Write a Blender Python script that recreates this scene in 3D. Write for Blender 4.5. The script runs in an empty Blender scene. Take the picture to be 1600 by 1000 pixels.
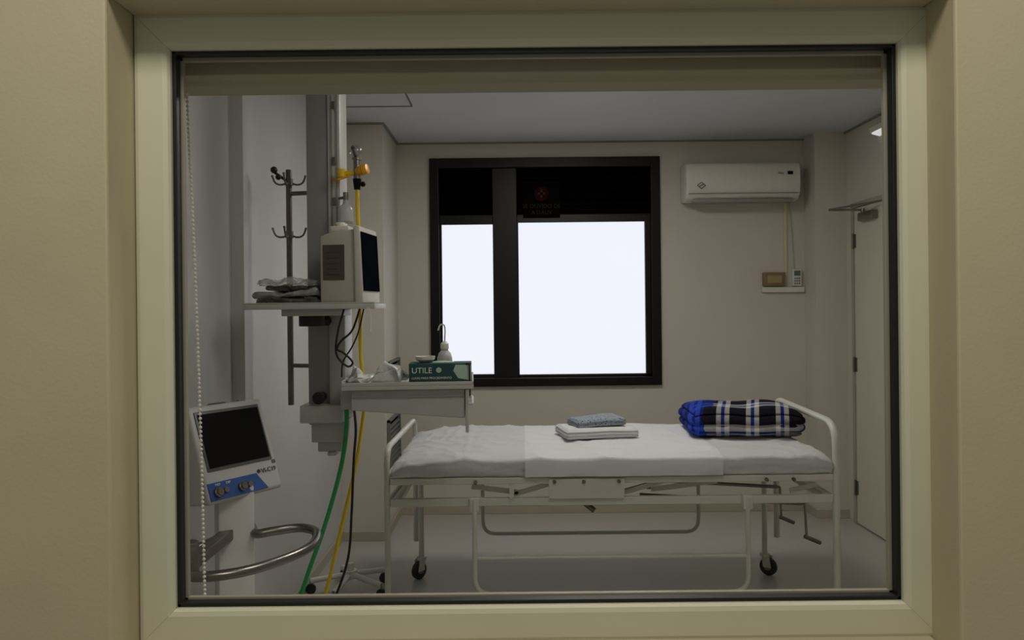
import bpy, bmesh, math, random
from mathutils import Vector, Matrix, noise
random.seed(3)
scene = bpy.context.scene
try:
    scene.view_settings.view_transform = 'Standard'
except Exception:
    pass
COL = scene.collection

# ------------------------------------------------------------------ materials
def lin(h):
    h = h.lstrip('#')
    c = [int(h[i:i+2], 16)/255 for i in (0, 2, 4)]
    return [x/12.92 if x <= .04045 else ((x+.055)/1.055)**2.4 for x in c]

def mat(name, hexc, rough=.5, metal=0., var=.05, scale=6., bump=0., bscale=60., emit=0., alpha=1., spec=.5, coat=0.):
    m = bpy.data.materials.new(name); m.use_nodes = True
    nt = m.node_tree; N = nt.nodes; L = nt.links
    b = N['Principled BSDF']
    tc = N.new('ShaderNodeTexCoord')
    nz = N.new('ShaderNodeTexNoise'); nz.inputs['Scale'].default_value = scale; nz.inputs['Detail'].default_value = 4
    L.new(tc.outputs['Object'], nz.inputs['Vector'])
    r = N.new('ShaderNodeValToRGB')
    c = lin(hexc)
    r.color_ramp.elements[0].position = .3; r.color_ramp.elements[1].position = .7
    r.color_ramp.elements[0].color = [x*(1-var) for x in c]+[1]
    r.color_ramp.elements[1].color = [min(1, x*(1+var)) for x in c]+[1]
    L.new(nz.outputs['Fac'], r.inputs['Fac'])
    L.new(r.outputs['Color'], b.inputs['Base Color'])
    b.inputs['Roughness'].default_value = rough
    b.inputs['Metallic'].default_value = metal
    b.inputs['Specular IOR Level'].default_value = spec
    b.inputs['Coat Weight'].default_value = coat
    b.inputs['Alpha'].default_value = alpha
    if emit:
        L.new(r.outputs['Color'], b.inputs['Emission Color'])
        b.inputs['Emission Strength'].default_value = emit
    if bump:
        n2 = N.new('ShaderNodeTexNoise'); n2.inputs['Scale'].default_value = bscale; n2.inputs['Detail'].default_value = 3
        L.new(tc.outputs['Object'], n2.inputs['Vector'])
        bp = N.new('ShaderNodeBump'); bp.inputs['Strength'].default_value = bump; bp.inputs['Distance'].default_value = .01
        L.new(n2.outputs['Fac'], bp.inputs['Height']); L.new(bp.outputs['Normal'], b.inputs['Normal'])
    return m

def glassmat(name, tint=(1, 1, 1), refl=.05):
    m = bpy.data.materials.new(name); m.use_nodes = True
    nt = m.node_tree; N = nt.nodes; L = nt.links
    N.remove(N['Principled BSDF']); out = N['Material Output']
    t = N.new('ShaderNodeBsdfTransparent'); t.inputs[0].default_value = (*tint, 1)
    g = N.new('ShaderNodeBsdfGlossy'); g.inputs['Roughness'].default_value = .02
    mx = N.new('ShaderNodeMixShader'); mx.inputs[0].default_value = refl
    L.new(t.outputs[0], mx.inputs[1]); L.new(g.outputs[0], mx.inputs[2]); L.new(mx.outputs[0], out.inputs[0])
    return m

M = {}
M['corr'] = mat('corridor_paint', '#b9b093', .75, var=.03, bump=.05, bscale=160)
M['frame'] = mat('cream_frame_paint', '#cac8b2', .45, var=.02)
M['gasket'] = mat('black_rubber', '#0a0a0a', .5)
M['wall'] = mat('room_paint', '#c9c5b9', .7, var=.03, scale=2, bump=.04, bscale=150)
M['wallL'] = mat('room_side_paint', '#c0bfbd', .5, var=.03, scale=2, bump=.04, bscale=150)
M['ceil'] = mat('ceiling_paint', '#cbccce', .8, var=.02, scale=2)
M['door'] = mat('door_laminate', '#cdc8b6', .45, var=.02)
M['base'] = mat('skirting_vinyl', '#aea794', .5, var=.04)
M['black'] = mat('black_aluminium', '#0d0c0b', .4, var=.1, spec=.3)
M['louv'] = mat('dark_louvre_glass', '#0a0807', .7, var=.2, spec=0.)
M['pane'] = mat('frosted_daylit_pane', '#eff2fb', .8, var=.01, scale=1.2, emit=1.0)
# the pane is a thin translucent film: mostly self-luminous from the daylight behind it
_nt = M['pane'].node_tree; _b = _nt.nodes['Principled BSDF']
for _l in list(_b.inputs['Base Color'].links): _nt.links.remove(_l)
_b.inputs['Base Color'].default_value = (.04, .04, .04, 1)
M['lamp'] = mat('glow_diffuser', '#fdf8ee', .6, var=.01, emit=15.5)
M['fill_lamp'] = mat('added_fill_diffuser', '#fdf8ee', .6, var=.01, emit=8.5)  # for the added ceiling panel that is out of view
M['white'] = mat('white_plastic', '#d5d3cb', .4, var=.02)
M['bedm'] = mat('white_enamel', '#c4c5ba', .3, var=.04)
M['sheet'] = mat('white_cotton_sheet', '#c0c1c2', .9, var=.03, bump=.45, bscale=13)
M['sheet2'] = mat('white_draw_sheet', '#cdced1', .9, var=.02, bump=.28, bscale=13)
M['steel'] = mat('brushed_steel', '#8a867e', .3, 1., var=.08, scale=30)
M['dsteel'] = mat('dull_steel', '#77726b', .45, .8, var=.1, scale=20)
M['colgrey'] = mat('grey_pendant_aluminium', '#8b8c8c', .45, .1, var=.05)
M['collight'] = mat('light_pendant_aluminium', '#cacac6', .4, .1, var=.04)
M['pgrey'] = mat('pendant_shelf_enamel', '#b2b3ad', .4, var=.03)
M['beige'] = mat('beige_monitor_plastic', '#b3b0a4', .5, var=.03)
M['dark'] = mat('dark_screen_glass', '#0a0a0d', .35, var=.1, spec=.15)
M['mscreen'] = mat('monitor_screen_film', '#0d1016', .6, var=.2, spec=0.)
M['brown'] = mat('brown_switch_plastic', '#7d6a4c', .5)
M['yellow'] = mat('yellow_plastic', '#e2c21a', .4)
M['orange'] = mat('amber_plastic', '#e2a41e', .35)
M['green'] = mat('green_hose_rubber', '#219a58', .45)
M['cable'] = mat('black_cable_rubber', '#101010', .5)
M['teal'] = mat('dark_teal_cardboard', '#1a4645', .6, var=.1)
M['tealpale'] = mat('pale_green_print', '#a9c2b4', .6)
M['txtw'] = mat('white_ink', '#dfe6e2', .6)
M['txtd'] = mat('dark_ink', '#26282c', .6)
M['blue'] = mat('blue_panel_print', '#2c5294', .45, var=.1, scale=12)
M['vent'] = mat('ventilator_casing', '#b9baba', .4, var=.03)
M['vcol'] = mat('ventilator_stand_paint', '#cfcfcd', .4, var=.03)
M['wheel'] = mat('dark_rubber_wheel', '#25282a', .6)
M['clear'] = mat('clear_wrap_plastic', '#c9ccca', .12, var=.15, scale=30, alpha=.35, bump=1., bscale=40)
M['bag'] = mat('milky_plastic_bag', '#d2d3cf', .2, var=.12, scale=30, alpha=.8, bump=.8, bscale=45)
M['paper'] = mat('grey_packet', '#959695', .3, var=.35, scale=25, bump=.8, bscale=40)
M['darkpack'] = mat('dark_packet', '#504f4d', .25, var=.6, scale=22, bump=.8, bscale=40)
M['red'] = mat('faded_red_print', '#2e1210', .6, spec=0.)
M['faint'] = mat('faint_grey_print', '#332f2d', .6, spec=0.)
M['clearg'] = glassmat('clear_dome', (.85, .87, .87), .15)
M['blind'] = mat('blind_cassette', '#a39c86', .6, var=.03)
M['bead'] = mat('bead_chain_plastic', '#cfccc0', .4)
M['grille'] = mat('grille_grey_metal', '#6d6f6b', .5, var=.05)

def floor_mat():
    m = mat('polished_vinyl_floor', '#9c9ca0', .24, var=.05, scale=3, spec=.9)
    nt = m.node_tree; N = nt.nodes; L = nt.links
    b = N['Principled BSDF']
    tc = N.new('ShaderNodeTexCoord')
    v = N.new('ShaderNodeTexVoronoi'); v.inputs['Scale'].default_value = 220
    L.new(tc.outputs['Object'], v.inputs['Vector'])
    r = N.new('ShaderNodeValToRGB'); r.color_ramp.elements[0].position = .0; r.color_ramp.elements[1].position = .35
    r.color_ramp.elements[0].color = (.40, .37, .33, 1); r.color_ramp.elements[1].color = (*lin('#b5b3ae'), 1)
    L.new(v.outputs['Distance'], r.inputs['Fac'])
    L.new(r.outputs['Color'], b.inputs['Base Color'])
    return m
M['floor'] = floor_mat()

def plaid_mat():
    m = bpy.data.materials.new('plaid_fleece'); m.use_nodes = True
    nt = m.node_tree; N = nt.nodes; L = nt.links
    b = N['Principled BSDF']; b.inputs['Roughness'].default_value = .95
    b.inputs['Specular IOR Level'].default_value = .1
    tc = N.new('ShaderNodeTexCoord'); sp = N.new('ShaderNodeSeparateXYZ'); L.new(tc.outputs['Object'], sp.inputs[0])
    def math_(op, a, bb=None):
        n = N.new('ShaderNodeMath'); n.operation = op
        for i, q in enumerate((a, bb)):
            if q is None: continue
            if isinstance(q, (int, float)): n.inputs[i].default_value = q
            else: L.new(q, n.inputs[i])
        return n.outputs[0]
    u = math_('FRACT', math_('MULTIPLY', math_('ADD', math_('ADD', sp.outputs['X'], math_('MULTIPLY', sp.outputs['Y'], -.25)), 5.02), 7.0))
    v = math_('FRACT', math_('MULTIPLY', math_('ADD', math_('SUBTRACT', sp.outputs['Y'], sp.outputs['Z']), 5.035), 7.0))
    def stripes(x):
        r = N.new('ShaderNodeValToRGB'); r.color_ramp.interpolation = 'CONSTANT'
        e = r.color_ramp.elements
        e[0].position = 0; e[0].color = (.008, .008, .014, 1)
        e[1].position = .40; e[1].color = (.56, .55, .52, 1)
        for p, c in ((.56, (.010, .03, .26, 1)), (.68, (.56, .55, .52, 1)), (.84, (.008, .008, .014, 1))):
            q = e.new(p); q.color = c
        L.new(x, r.inputs[0]); return r.outputs[0]
    mx = N.new('ShaderNodeMix'); mx.data_type = 'RGBA'; mx.inputs[0].default_value = .5
    L.new(stripes(u), mx.inputs[6]); L.new(stripes(v), mx.inputs[7])
    nz = N.new('ShaderNodeTexNoise'); nz.inputs['Scale'].default_value = 8; L.new(tc.outputs['Object'], nz.inputs[0])
    edge = math_('ADD', math_('SUBTRACT', sp.outputs['X'], math_('MULTIPLY', sp.outputs['Y'], .55)), math_('MULTIPLY', nz.outputs['Fac'], .14))
    lt = math_('LESS_THAN', edge, -.035)
    bw = N.new('ShaderNodeRGBToBW'); L.new(mx.outputs[2], bw.inputs[0])
    bl = N.new('ShaderNodeMix'); bl.data_type = 'RGBA'
    L.new(math_('MINIMUM', math_('ADD', math_('MULTIPLY', bw.outputs[0], 2.4), .16), 1.0), bl.inputs[0])
    bl.inputs[6].default_value = (.004, .007, .05, 1); bl.inputs[7].default_value = (.025, .06, .42, 1)
    m2 = N.new('ShaderNodeMix'); m2.data_type = 'RGBA'
    L.new(lt, m2.inputs[0]); L.new(mx.outputs[2], m2.inputs[6]); L.new(bl.outputs[2], m2.inputs[7])
    L.new(m2.outputs[2], b.inputs['Base Color'])
    n2 = N.new('ShaderNodeTexNoise'); n2.inputs['Scale'].default_value = 90; L.new(tc.outputs['Object'], n2.inputs[0])
    bp = N.new('ShaderNodeBump'); bp.inputs['Strength'].default_value = .4; bp.inputs['Distance'].default_value = .01
    L.new(n2.outputs['Fac'], bp.inputs['Height']); L.new(bp.outputs[0], b.inputs['Normal'])
    return m
M['plaid'] = plaid_mat()

def weave_mat():
    m = mat('grey_dotted_cloth', '#8f949a', .9, var=.05)
    nt = m.node_tree; N = nt.nodes; L = nt.links
    tc = N.new('ShaderNodeTexCoord')
    v = N.new('ShaderNodeTexVoronoi'); v.inputs['Scale'].default_value = 90; L.new(tc.outputs['Object'], v.inputs[0])
    r = N.new('ShaderNodeValToRGB'); r.color_ramp.elements[0].position = .22; r.color_ramp.elements[1].position = .42
    r.color_ramp.elements[0].color = (.06, .075, .10, 1); r.color_ramp.elements[1].color = (.27, .30, .34, 1)
    L.new(v.outputs['Distance'], r.inputs[0]); L.new(r.outputs[0], N['Principled BSDF'].inputs['Base Color'])
    return m
M['weave'] = weave_mat()

# ------------------------------------------------------------------ scene graph helpers
WORLD = {}
def wm(o): return WORLD.get(o.name, Matrix.Identity(4))

def thing(name, label, cat, loc=(0, 0, 0), rot=(0, 0, 0), group=None):
    e = bpy.data.objects.new(name, None); e.empty_display_size = .1
    e.location = loc; e.rotation_euler = rot
    COL.objects.link(e)
    e['label'] = label; e['category'] = cat
    if group: e['group'] = group
    WORLD[e.name] = e.matrix_basis.copy()
    return e

def parent_world(o, p):
    """mesh data is in world metres"""
    o.parent = p; o.matrix_parent_inverse = wm(p).inverted(); WORLD[o.name] = Matrix.Identity(4)
def parent_local(o, p):
    """mesh data is in the parent's own frame"""
    o.parent = p; WORLD[o.name] = wm(p).copy()

class MB:
    def __init__(s): s.bm = bmesh.new()
    def box(s, x0, x1, y0, y1, z0, z1):
        vs = [s.bm.verts.new((x, y, z)) for z in (z0, z1) for y in (y0, y1) for x in (x0, x1)]
        for f in ((0, 2, 3, 1), (4, 5, 7, 6), (0, 1, 5, 4), (2, 6, 7, 3), (0, 4, 6, 2), (1, 3, 7, 5)):
            s.bm.faces.new([vs[i] for i in f])
        return s
    def prism(s, pts, axis, a, b):
        def P(p, t):
            return {'x': (t, p[0], p[1]), 'y': (p[0], t, p[1]), 'z': (p[0], p[1], t)}[axis]
        A = [s.bm.verts.new(P(p, a)) for p in pts]; B = [s.bm.verts.new(P(p, b)) for p in pts]
        n = len(pts)
        s.bm.faces.new(A); s.bm.faces.new(B[::-1])
        for i in range(n): s.bm.faces.new((A[i], B[i], B[(i+1) % n], A[(i+1) % n]))
        return s
    def cyl(s, p0, p1, r0, r1=None, seg=20):
        r1 = r0 if r1 is None else r1
        p0 = Vector(p0); p1 = Vector(p1); d = (p1-p0).normalized()
        u = d.orthogonal().normalized(); v = d.cross(u)
        ra = []; rb = []
        for i in range(seg):
            a = 2*math.pi*i/seg; w = u*math.cos(a)+v*math.sin(a)
            ra.append(s.bm.verts.new(p0+w*r0)); rb.append(s.bm.verts.new(p1+w*r1))
        for i in range(seg): s.bm.faces.new((ra[i], ra[(i+1) % seg], rb[(i+1) % seg], rb[i]))
        s.bm.faces.new(ra[::-1]); s.bm.faces.new(rb)
        return s
    def tube(s, pts, r, seg=12, closed=False):
        pts = [Vector(p) for p in pts]; n = len(pts); rings = []; u = None
        for i, p in enumerate(pts):
            if closed: t = (pts[(i+1) % n]-pts[i-1]).normalized()
            else: t = (pts[min(i+1, n-1)]-pts[max(i-1, 0)]).normalized()
            if u is None: u = t.orthogonal().normalized()
            u = (u-t*u.dot(t)); u = u.normalized() if u.length > 1e-6 else t.orthogonal().normalized()
            v = t.cross(u)
            rings.append([s.bm.verts.new(p+(u*math.cos(2*math.pi*k/seg)+v*math.sin(2*math.pi*k/seg))*r) for k in range(seg)])
        m = n if closed else n-1
        for i in range(m):
            a = rings[i]; b = rings[(i+1) % n]
            for k in range(seg): s.bm.faces.new((a[k], a[(k+1) % seg], b[(k+1) % seg], b[k]))
        if not closed:
            s.bm.faces.new(rings[0][::-1]); s.bm.faces.new(rings[-1])
        return s
    def lathe(s, prof, c, seg=28, axis='z'):
        c = Vector(c); rings = []
        for r, h in prof:
            ring = []
            for i in range(seg):
                a = 2*math.pi*i/seg; x, y = r*math.cos(a), r*math.sin(a)
                q = {'z': (x, y, h), 'x': (h, x, y), 'y': (x, h, y)}[axis]
                ring.append(s.bm.verts.new(c+Vector(q)))
            rings.append(ring)
        for a, b in zip(rings, rings[1:]):
            for i in range(seg): s.bm.faces.new((a[i], a[(i+1) % seg], b[(i+1) % seg], b[i]))
        s.bm.faces.new(rings[0][::-1]); s.bm.faces.new(rings[-1])
        return s
    def sphere(s, c, r, sub=2, sc=(1, 1, 1)):
        bmesh.ops.create_icosphere(s.bm, subdivisions=sub, radius=r,
                                   matrix=Matrix.Translation(c) @ Matrix.Diagonal((*sc, 1)))
        return s
    def done(s, name, m, parent=None, bevel=0, smooth=True, local=False, seg=2, label=None):
        bmesh.ops.recalc_face_normals(s.bm, faces=s.bm.faces)
        me = bpy.data.meshes.new(name); s.bm.to_mesh(me); s.bm.free()
        me.materials.append(M[m] if isinstance(m, str) else m)
        o = bpy.data.objects.new(name, me); COL.objects.link(o)
        if smooth:
            for p in me.polygons: p.use_smooth = True
            e = o.modifiers.new('es', 'EDGE_SPLIT'); e.split_angle = math.radians(35)
        if bevel:
            b = o.modifiers.new('bv', 'BEVEL'); b.width = bevel; b.segments = seg; b.limit_method = 'ANGLE'
            if smooth: o.modifiers.move(1, 0)
        if parent is not None: (parent_local if local else parent_world)(o, parent)
        if label: o['label'] = label
        return o

def fillet(pts, r, n=7):
    pts = [Vector(p) for p in pts]; out = [pts[0]]
    for a, b, c in zip(pts, pts[1:], pts[2:]):
        d1 = (a-b); d2 = (c-b); rr = min(r, d1.length*.49, d2.length*.49)
        p0 = b+d1.normalized()*rr; p1 = b+d2.normalized()*rr
        for i in range(n+1):
            t = i/n; out.append(p0*(1-t)**2+b*2*t*(1-t)+p1*t*t)
    out.append(pts[-1]); return out

def spline(pts, n=10):
    pts = [Vector(p) for p in pts]; P = [pts[0]*2-pts[1]]+pts+[pts[-1]*2-pts[-2]]; out = []
    for i in range(1, len(P)-2):
        a, b, c, d = P[i-1:i+3]
        for k in range(n):
            t = k/n
            out.append(.5*((2*b)+(c-a)*t+(2*a-5*b+4*c-d)*t*t+(3*b-a-3*c+d)*t**3))
    out.append(pts[-1]); return out

def structure(o): o['kind'] = 'structure'; return o

def single(name, label, cat, o, group=None):
    o.name = name; o['label'] = label; o['category'] = cat
    if group: o['group'] = group
    return o

def text(body, size, m, parent, mtx, name='lettering', ext=.0006, align='LEFT'):
    cu = bpy.data.curves.new('t', 'FONT'); cu.body = body; cu.size = size; cu.extrude = ext; cu.align_x = align
    t = bpy.data.objects.new('t', cu); COL.objects.link(t)
    bpy.context.view_layer.update()
    me = bpy.data.meshes.new_from_object(t.evaluated_get(bpy.context.evaluated_depsgraph_get()))
    bpy.data.objects.remove(t)
    me.transform(mtx); me.materials.clear(); me.materials.append(M[m])
    o = bpy.data.objects.new(name, me); COL.objects.link(o)
    if parent is not None: parent_world(o, parent)
    return o
def face_cam(x, y, z, rz=0): return Matrix.Translation((x, y, z)) @ Matrix.Rotation(rz, 4, 'Z') @ Matrix.Rotation(math.pi/2, 4, 'X')

def softbox(bm_name, m, size, cuts=(24, 18, 8), layers=1, rnd=.25, bulge=.01, wr=.006, wf=6, seed=0, sag=0, plump=0):
    """folded soft cloth block, origin at centre of base"""
    bm = bmesh.new()
    nx, ny, nz = cuts; W, D, H = size
    vd = {}
    def key(i, j, k):
        if (i, j, k) not in vd:
            x = i/nx*2-1; y = j/ny*2-1; z = k/nz*2-1
            hx, hy, hz = W/2, D/2, H/2
            r = min(hz, hx, hy)*rnd*2
            p = Vector((x*hx, y*hy, z*hz))
            c = Vector((max(-hx+r, min(hx-r, p.x)), max(-hy+r, min(hy-r, p.y)), max(-hz+r, min(hz-r, p.z))))
            d = p-c
            if d.length > 1e-9: p = c+d.normalized()*min(r, max(abs(d.x), abs(d.y), abs(d.z)))
            t = (z+1)/2*layers; fr = t-math.floor(t) if t < layers else 1
            g = -bulge*(abs(2*fr-1)**4)
            if i in (0, nx): p.x += (g if i == nx else -g)
            if j in (0, ny): p.y += (g if j == ny else -g)
            q = Vector((p.x*wf+seed*7.1, p.y*wf, p.z*wf))
            p += Vector((noise.noise(q), noise.noise(q+Vector((9, 3, 1))), noise.noise(q+Vector((2, 8, 5))) if k > 0 else 0))*wr
            p.z += hz
            if plump: p.z += plump*(p.z/H)*(1-x*x)*(1-y*y)
            if sag: p.z -= sag*(p.z/H)*((x*x)*.5+(y*y)*.5)
            p.z = max(p.z, .0005)
            vd[(i, j, k)] = bm.verts.new(p)
        return vd[(i, j, k)]
    for i in range(nx):
        for j in range(ny):
            for k in (0, nz):
                bm.faces.new([key(i, j, k), key(i+1, j, k), key(i+1, j+1, k), key(i, j+1, k)])
    for i in range(nx):
        for k in range(nz):
            for j in (0, ny): bm.faces.new([key(i, j, k), key(i+1, j, k), key(i+1, j, k+1), key(i, j, k+1)])
    for j in range(ny):
        for k in range(nz):
            for i in (0, nx): bm.faces.new([key(i, j, k), key(i, j+1, k), key(i, j+1, k+1), key(i, j, k+1)])
    bmesh.ops.recalc_face_normals(bm, faces=bm.faces)
    me = bpy.data.meshes.new(bm_name); bm.to_mesh(me); bm.free(); me.materials.append(M[m])
    for p in me.polygons: p.use_smooth = True
    o = bpy.data.objects.new(bm_name, me); COL.objects.link(o)
    return o

# ------------------------------------------------------------------ room shell (metres; x right, y into room, z up)
CZ = 2.61; YB = 5.40; XR = 2.27
GX0, GX1, GZ0, GZ1 = -.561, .642, .957, 1.881     # glass opening in the corridor wall
structure(MB().box(-1.4, 2.5, 1.18, 5.7, -.06, 0).done('floor', 'floor', smooth=False))
structure(MB().box(-1.4, 2.5, 1.36, 5.7, CZ, CZ+.08).done('ceiling', 'ceil', smooth=False))
def ring(w, x0, x1, z0, z1, y0, y1, X0=-2.4, X1=2.8, Z0=0, Z1=2.95):
    w.box(X0, x0, y0, y1, Z0, Z1); w.box(x1, X1, y0, y1, Z0, Z1)
    w.box(x0, x1, y0, y1, Z0, z0); w.box(x0, x1, y0, y1, z1, Z1)
RX0, RX1, RZ0, RZ1 = -.620, .685, .902, 1.937
w = MB(); ring(w, RX0, RX1, RZ0, RZ1, 1.18, 1.30)
structure(w.done('wall_front', 'corr', bevel=.004, smooth=False))
w = MB(); ring(w, RX0, RX1, RZ0, RZ1, 1.30, 1.36, Z1=CZ+.3)
structure(w.done('wall_front.001', 'wall', smooth=False))
structure(MB().box(-1.4, -1.13, 1.36, 3.1, 0, CZ).box(-1.4, -1.08, 3.1, 4.8, 0, CZ).done('wall_left', 'wallL', smooth=False))
WX0, WX1, WZ0, WZ1 = -.56, 1.035, .905, 2.487
w = MB().box(-1.4, -.80, 4.8, 5.6, 0, CZ).box(2.06, 2.5, 5.2, 5.6, 0, CZ)
w.box(-.80, WX0, YB, 5.6, 0, CZ).box(WX1, 2.06, YB, 5.6, 0, CZ).box(WX0, WX1, YB, 5.6, 0, WZ0).box(WX0, WX1, YB, 5.6, WZ1, CZ)
structure(w.done('wall_back', 'wall', smooth=False))
DY0, DY1 = 4.22, 5.09
w = MB().box(XR, 2.5, 1.36, DY0, 0, CZ).box(XR, 2.5, DY1, 5.2, 0, CZ).box(XR, 2.5, DY0, DY1, 2.11, CZ)
w.box(2.4, 2.5, DY0, DY1, 0, 2.11)
structure(w.done('wall_right', 'wall', smooth=False))
structure(MB().box(-.80, 2.06, YB-.012, YB, 0, .06).box(-1.08, -.788, 4.788, 4.8, 0, .06).box(-.80, -.788, 4.8, YB-.012, 0, .06)
          .box(2.048, 2.06, 5.2, YB-.012, 0, .06).box(2.048, XR, 5.188, 5.2, 0, .06).done('baseboard_back', 'base', bevel=.003, smooth=False))
structure(MB().box(-1.13, -1.118, 1.36, 3.088, 0, .06).box(-1.13, -1.068, 3.088, 3.1, 0, .06).box(-1.08, -1.068, 3.1, 4.788, 0, .06).done('baseboard_left', 'base', smooth=False, bevel=.003))
structure(MB().box(XR-.012, XR, 1.36, DY0-.05, 0, .06).done('baseboard_right', 'base', smooth=False))
structure(MB().box(-.80, 2.06, YB-.015, YB, CZ-.010, CZ).box(-1.08, -.785, 4.785, 4.8, CZ-.010, CZ).box(-.8, -.785, 4.8, YB-.015, CZ-.010, CZ)
          .box(XR-.015, XR, 1.36, 5.2, CZ-.010, CZ).done('trim_1', mat('ceiling_gap', '#85837e', .8), smooth=False))
structure(MB().box(-1.05, -.56, 4.40, 4.408, CZ-.004, CZ).box(-.565, -.557, 3.9, 4.40, CZ-.004, CZ).box(-1.05, -.56, 3.9, 3.908, CZ-.004, CZ).done('trim_2', mat('hatch_gap', '#6b6a66', .8), smooth=False))

# ---- observation window frame (mitred, profiled)
fr = MB()
prof = [(.058, 1.298), (.058, 1.268), (.056, 1.264), (.050, 1.262), (.010, 1.262), (.003, 1.265), (0, 1.270), (0, 1.298)]
def corner(o): return [(GX0-o, GZ0-o), (GX1+o, GZ0-o), (GX1+o, GZ1+o), (GX0-o, GZ1+o)]
for side in range(4):
    g = .0002
    cA = []; cB = []
    for off, y in prof:
        c = corner(off); a = Vector(c[side]); b = Vector(c[(side+1) % 4]); d = (b-a).normalized()
        a = a+d*g; b = b-d*g
        cA.append(fr.bm.verts.new((a.x, y, a.y))); cB.append(fr.bm.verts.new((b.x, y, b.y)))
    n = len(prof)
    for i in range(n): fr.bm.faces.new((cA[i], cB[i], cB[(i+1) % n], cA[(i+1) % n]))
    fr.bm.faces.new(cA); fr.bm.faces.new(cB[::-1])
win1 = thing('window_1', 'cream framed fixed observation window looking into the hospital room', 'window', (0, 1.28, GZ0))
del win1['category']; win1['kind'] = 'structure'
fr.done('window_frame', 'frame', win1, smooth=False)
g = MB(); t = .0068
for (x0, x1, z0, z1) in ((GX0, GX0+t, GZ0, GZ1), (GX1-t, GX1, GZ0, GZ1), (GX0, GX1, GZ0, GZ0+t), (GX0, GX1, GZ1-t*.8, GZ1)):
    g.box(x0, x1, 1.276, 1.294, z0, z1)
g.done('gasket', 'gasket', win1, smooth=False, bevel=.0015)
g = MB()
for (x0, x1, z0, z1) in ((GX0-.004, GX0+.0105, GZ0, GZ1), (GX1-.0115, GX1+.004, GZ0, GZ1), (GX0, GX1, GZ0, GZ0+.0095), (GX0, GX1, GZ1-.0105, GZ1)):
    g.box(x0, x1, 1.296, 1.305, z0, z1)
g.done('glazing_bead', mat('grey_bead', '#8d8a7b', .5), win1, smooth=False, bevel=.001)

# ---- roller blind cassette & bead chain on the room side
rb = thing('roller_blind', 'beige roller blind cassette mounted above the observation window', 'blind', (0, 1.40, 1.83))
MB().prism([(1.362, 1.8665), (1.38, 1.862), (1.388, 1.855), (1.44, 1.852), (1.46, 1.87), (1.46, 1.98), (1.362, 1.98)], 'x', -.66, .74).done('cassette', 'blind', rb, bevel=.002, smooth=False)
bc = MB()
p0 = Vector((-.597, 1.42, 1.86)); p1 = Vector((-.573, 1.42, .86)); nb = 124
for i in range(nb):
    t = i/(nb-1); p = p0.lerp(p1, t); p.x += .004*math.sin(t*3.1)
    bc.sphere(p, .0034, 1)
bc.tube([p0, p0.lerp(p1, .5)+Vector((.004, 0, 0)), p1], .0008, 6)
bc.done('bead_chain', 'bead', rb)

# ------------------------------------------------------------------ back window
w2 = thing('window_2', 'black aluminium window with frosted panes', 'window', (.24, YB, WZ0)); del w2['category']; w2['kind'] = 'structure'
f = MB(); y0, y1 = YB-.03, YB+.06
f.box(WX0-.01, WX0+.055, y0, y1, WZ0-.01, WZ1+.01).box(WX1-.055, WX1+.01, y0, y1, WZ0-.01, WZ1+.01)
f.box(WX0+.055, WX1-.055, y0, y1, WZ0-.01, WZ0+.05).box(WX0+.055, WX1-.055, y0, y1, WZ1-.06, WZ1+.01)
f.done('window_frame', 'black', w2, bevel=.004, smooth=False)
f = MB()
f.box(-.13, .04, YB-.01, YB+.05, WZ0+.05, WZ1-.06)
f.box(-.505, -.13, YB+.0, YB+.05, 2.035, 2.10).box(.04, .98, YB+.0, YB+.05, 2.045, 2.10)
f.box(.94, .98, YB, YB+.05, WZ0+.05, 2.05).box(.04, .05, YB, YB+.05, WZ0+.05, 2.05).box(-.505, -.49, YB, YB+.05, WZ0+.05, 2.05)
f.box(-.505, -.13, YB, YB+.05, WZ0+.05, WZ0+.075).box(.04, .98, YB, YB+.05, WZ0+.05, WZ0+.07)
f.done('mullion', 'black', w2, bevel=.003, smooth=False)
MB().box(-.49, -.13, YB+.03, YB+.04, WZ0+.07, 2.036).done('window_pane', 'pane', w2, smooth=False)
MB().box(.05, .94, YB+.03, YB+.04, WZ0+.068, 2.046).done('window_pane', 'pane', w2, smooth=False)
lv = MB()
for k in range(7):
    z = 2.12+k*.045
    lv.prism([(YB+.015, z), (YB+.022, z), (YB+.045, z+.042), (YB+.038, z+.042)], 'x', -.505, -.13)
    lv.prism([(YB+.015, z), (YB+.022, z), (YB+.045, z+.042), (YB+.038, z+.042)], 'x', .04, .982)
lv.box(-.505, .982, YB+.05, YB+.055, 2.06, 2.46)
lv.done('louvre', 'louv', w2, smooth=False)
MB().box(.085, .345, YB-.004, YB-.001, 2.075, 2.33).done('warning_sign', mat('sign_film', '#0c0a09', .7, spec=0.), w2, smooth=False)
MB().lathe([(.05, 0), (.05, -.003)], (.215, YB-.004, 2.245), axis='y').done('emblem', 'red', w2)
MB().box(.207, .223, YB-.010, YB-.007, 2.215, 2.275).box(.190, .240, YB-.010, YB-.007, 2.237, 2.253).done('emblem_mark', mat('sign_mark', '#3f2e2a', .6, spec=0.), w2, smooth=False)
text('SE OUVIDO DE', .040, 'faint', w2, face_cam(.215, YB-.006, 2.145), align='CENTER')
text('A DAUV', .040, 'faint', w2, face_cam(.215, YB-.006, 2.10), align='CENTER')

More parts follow.
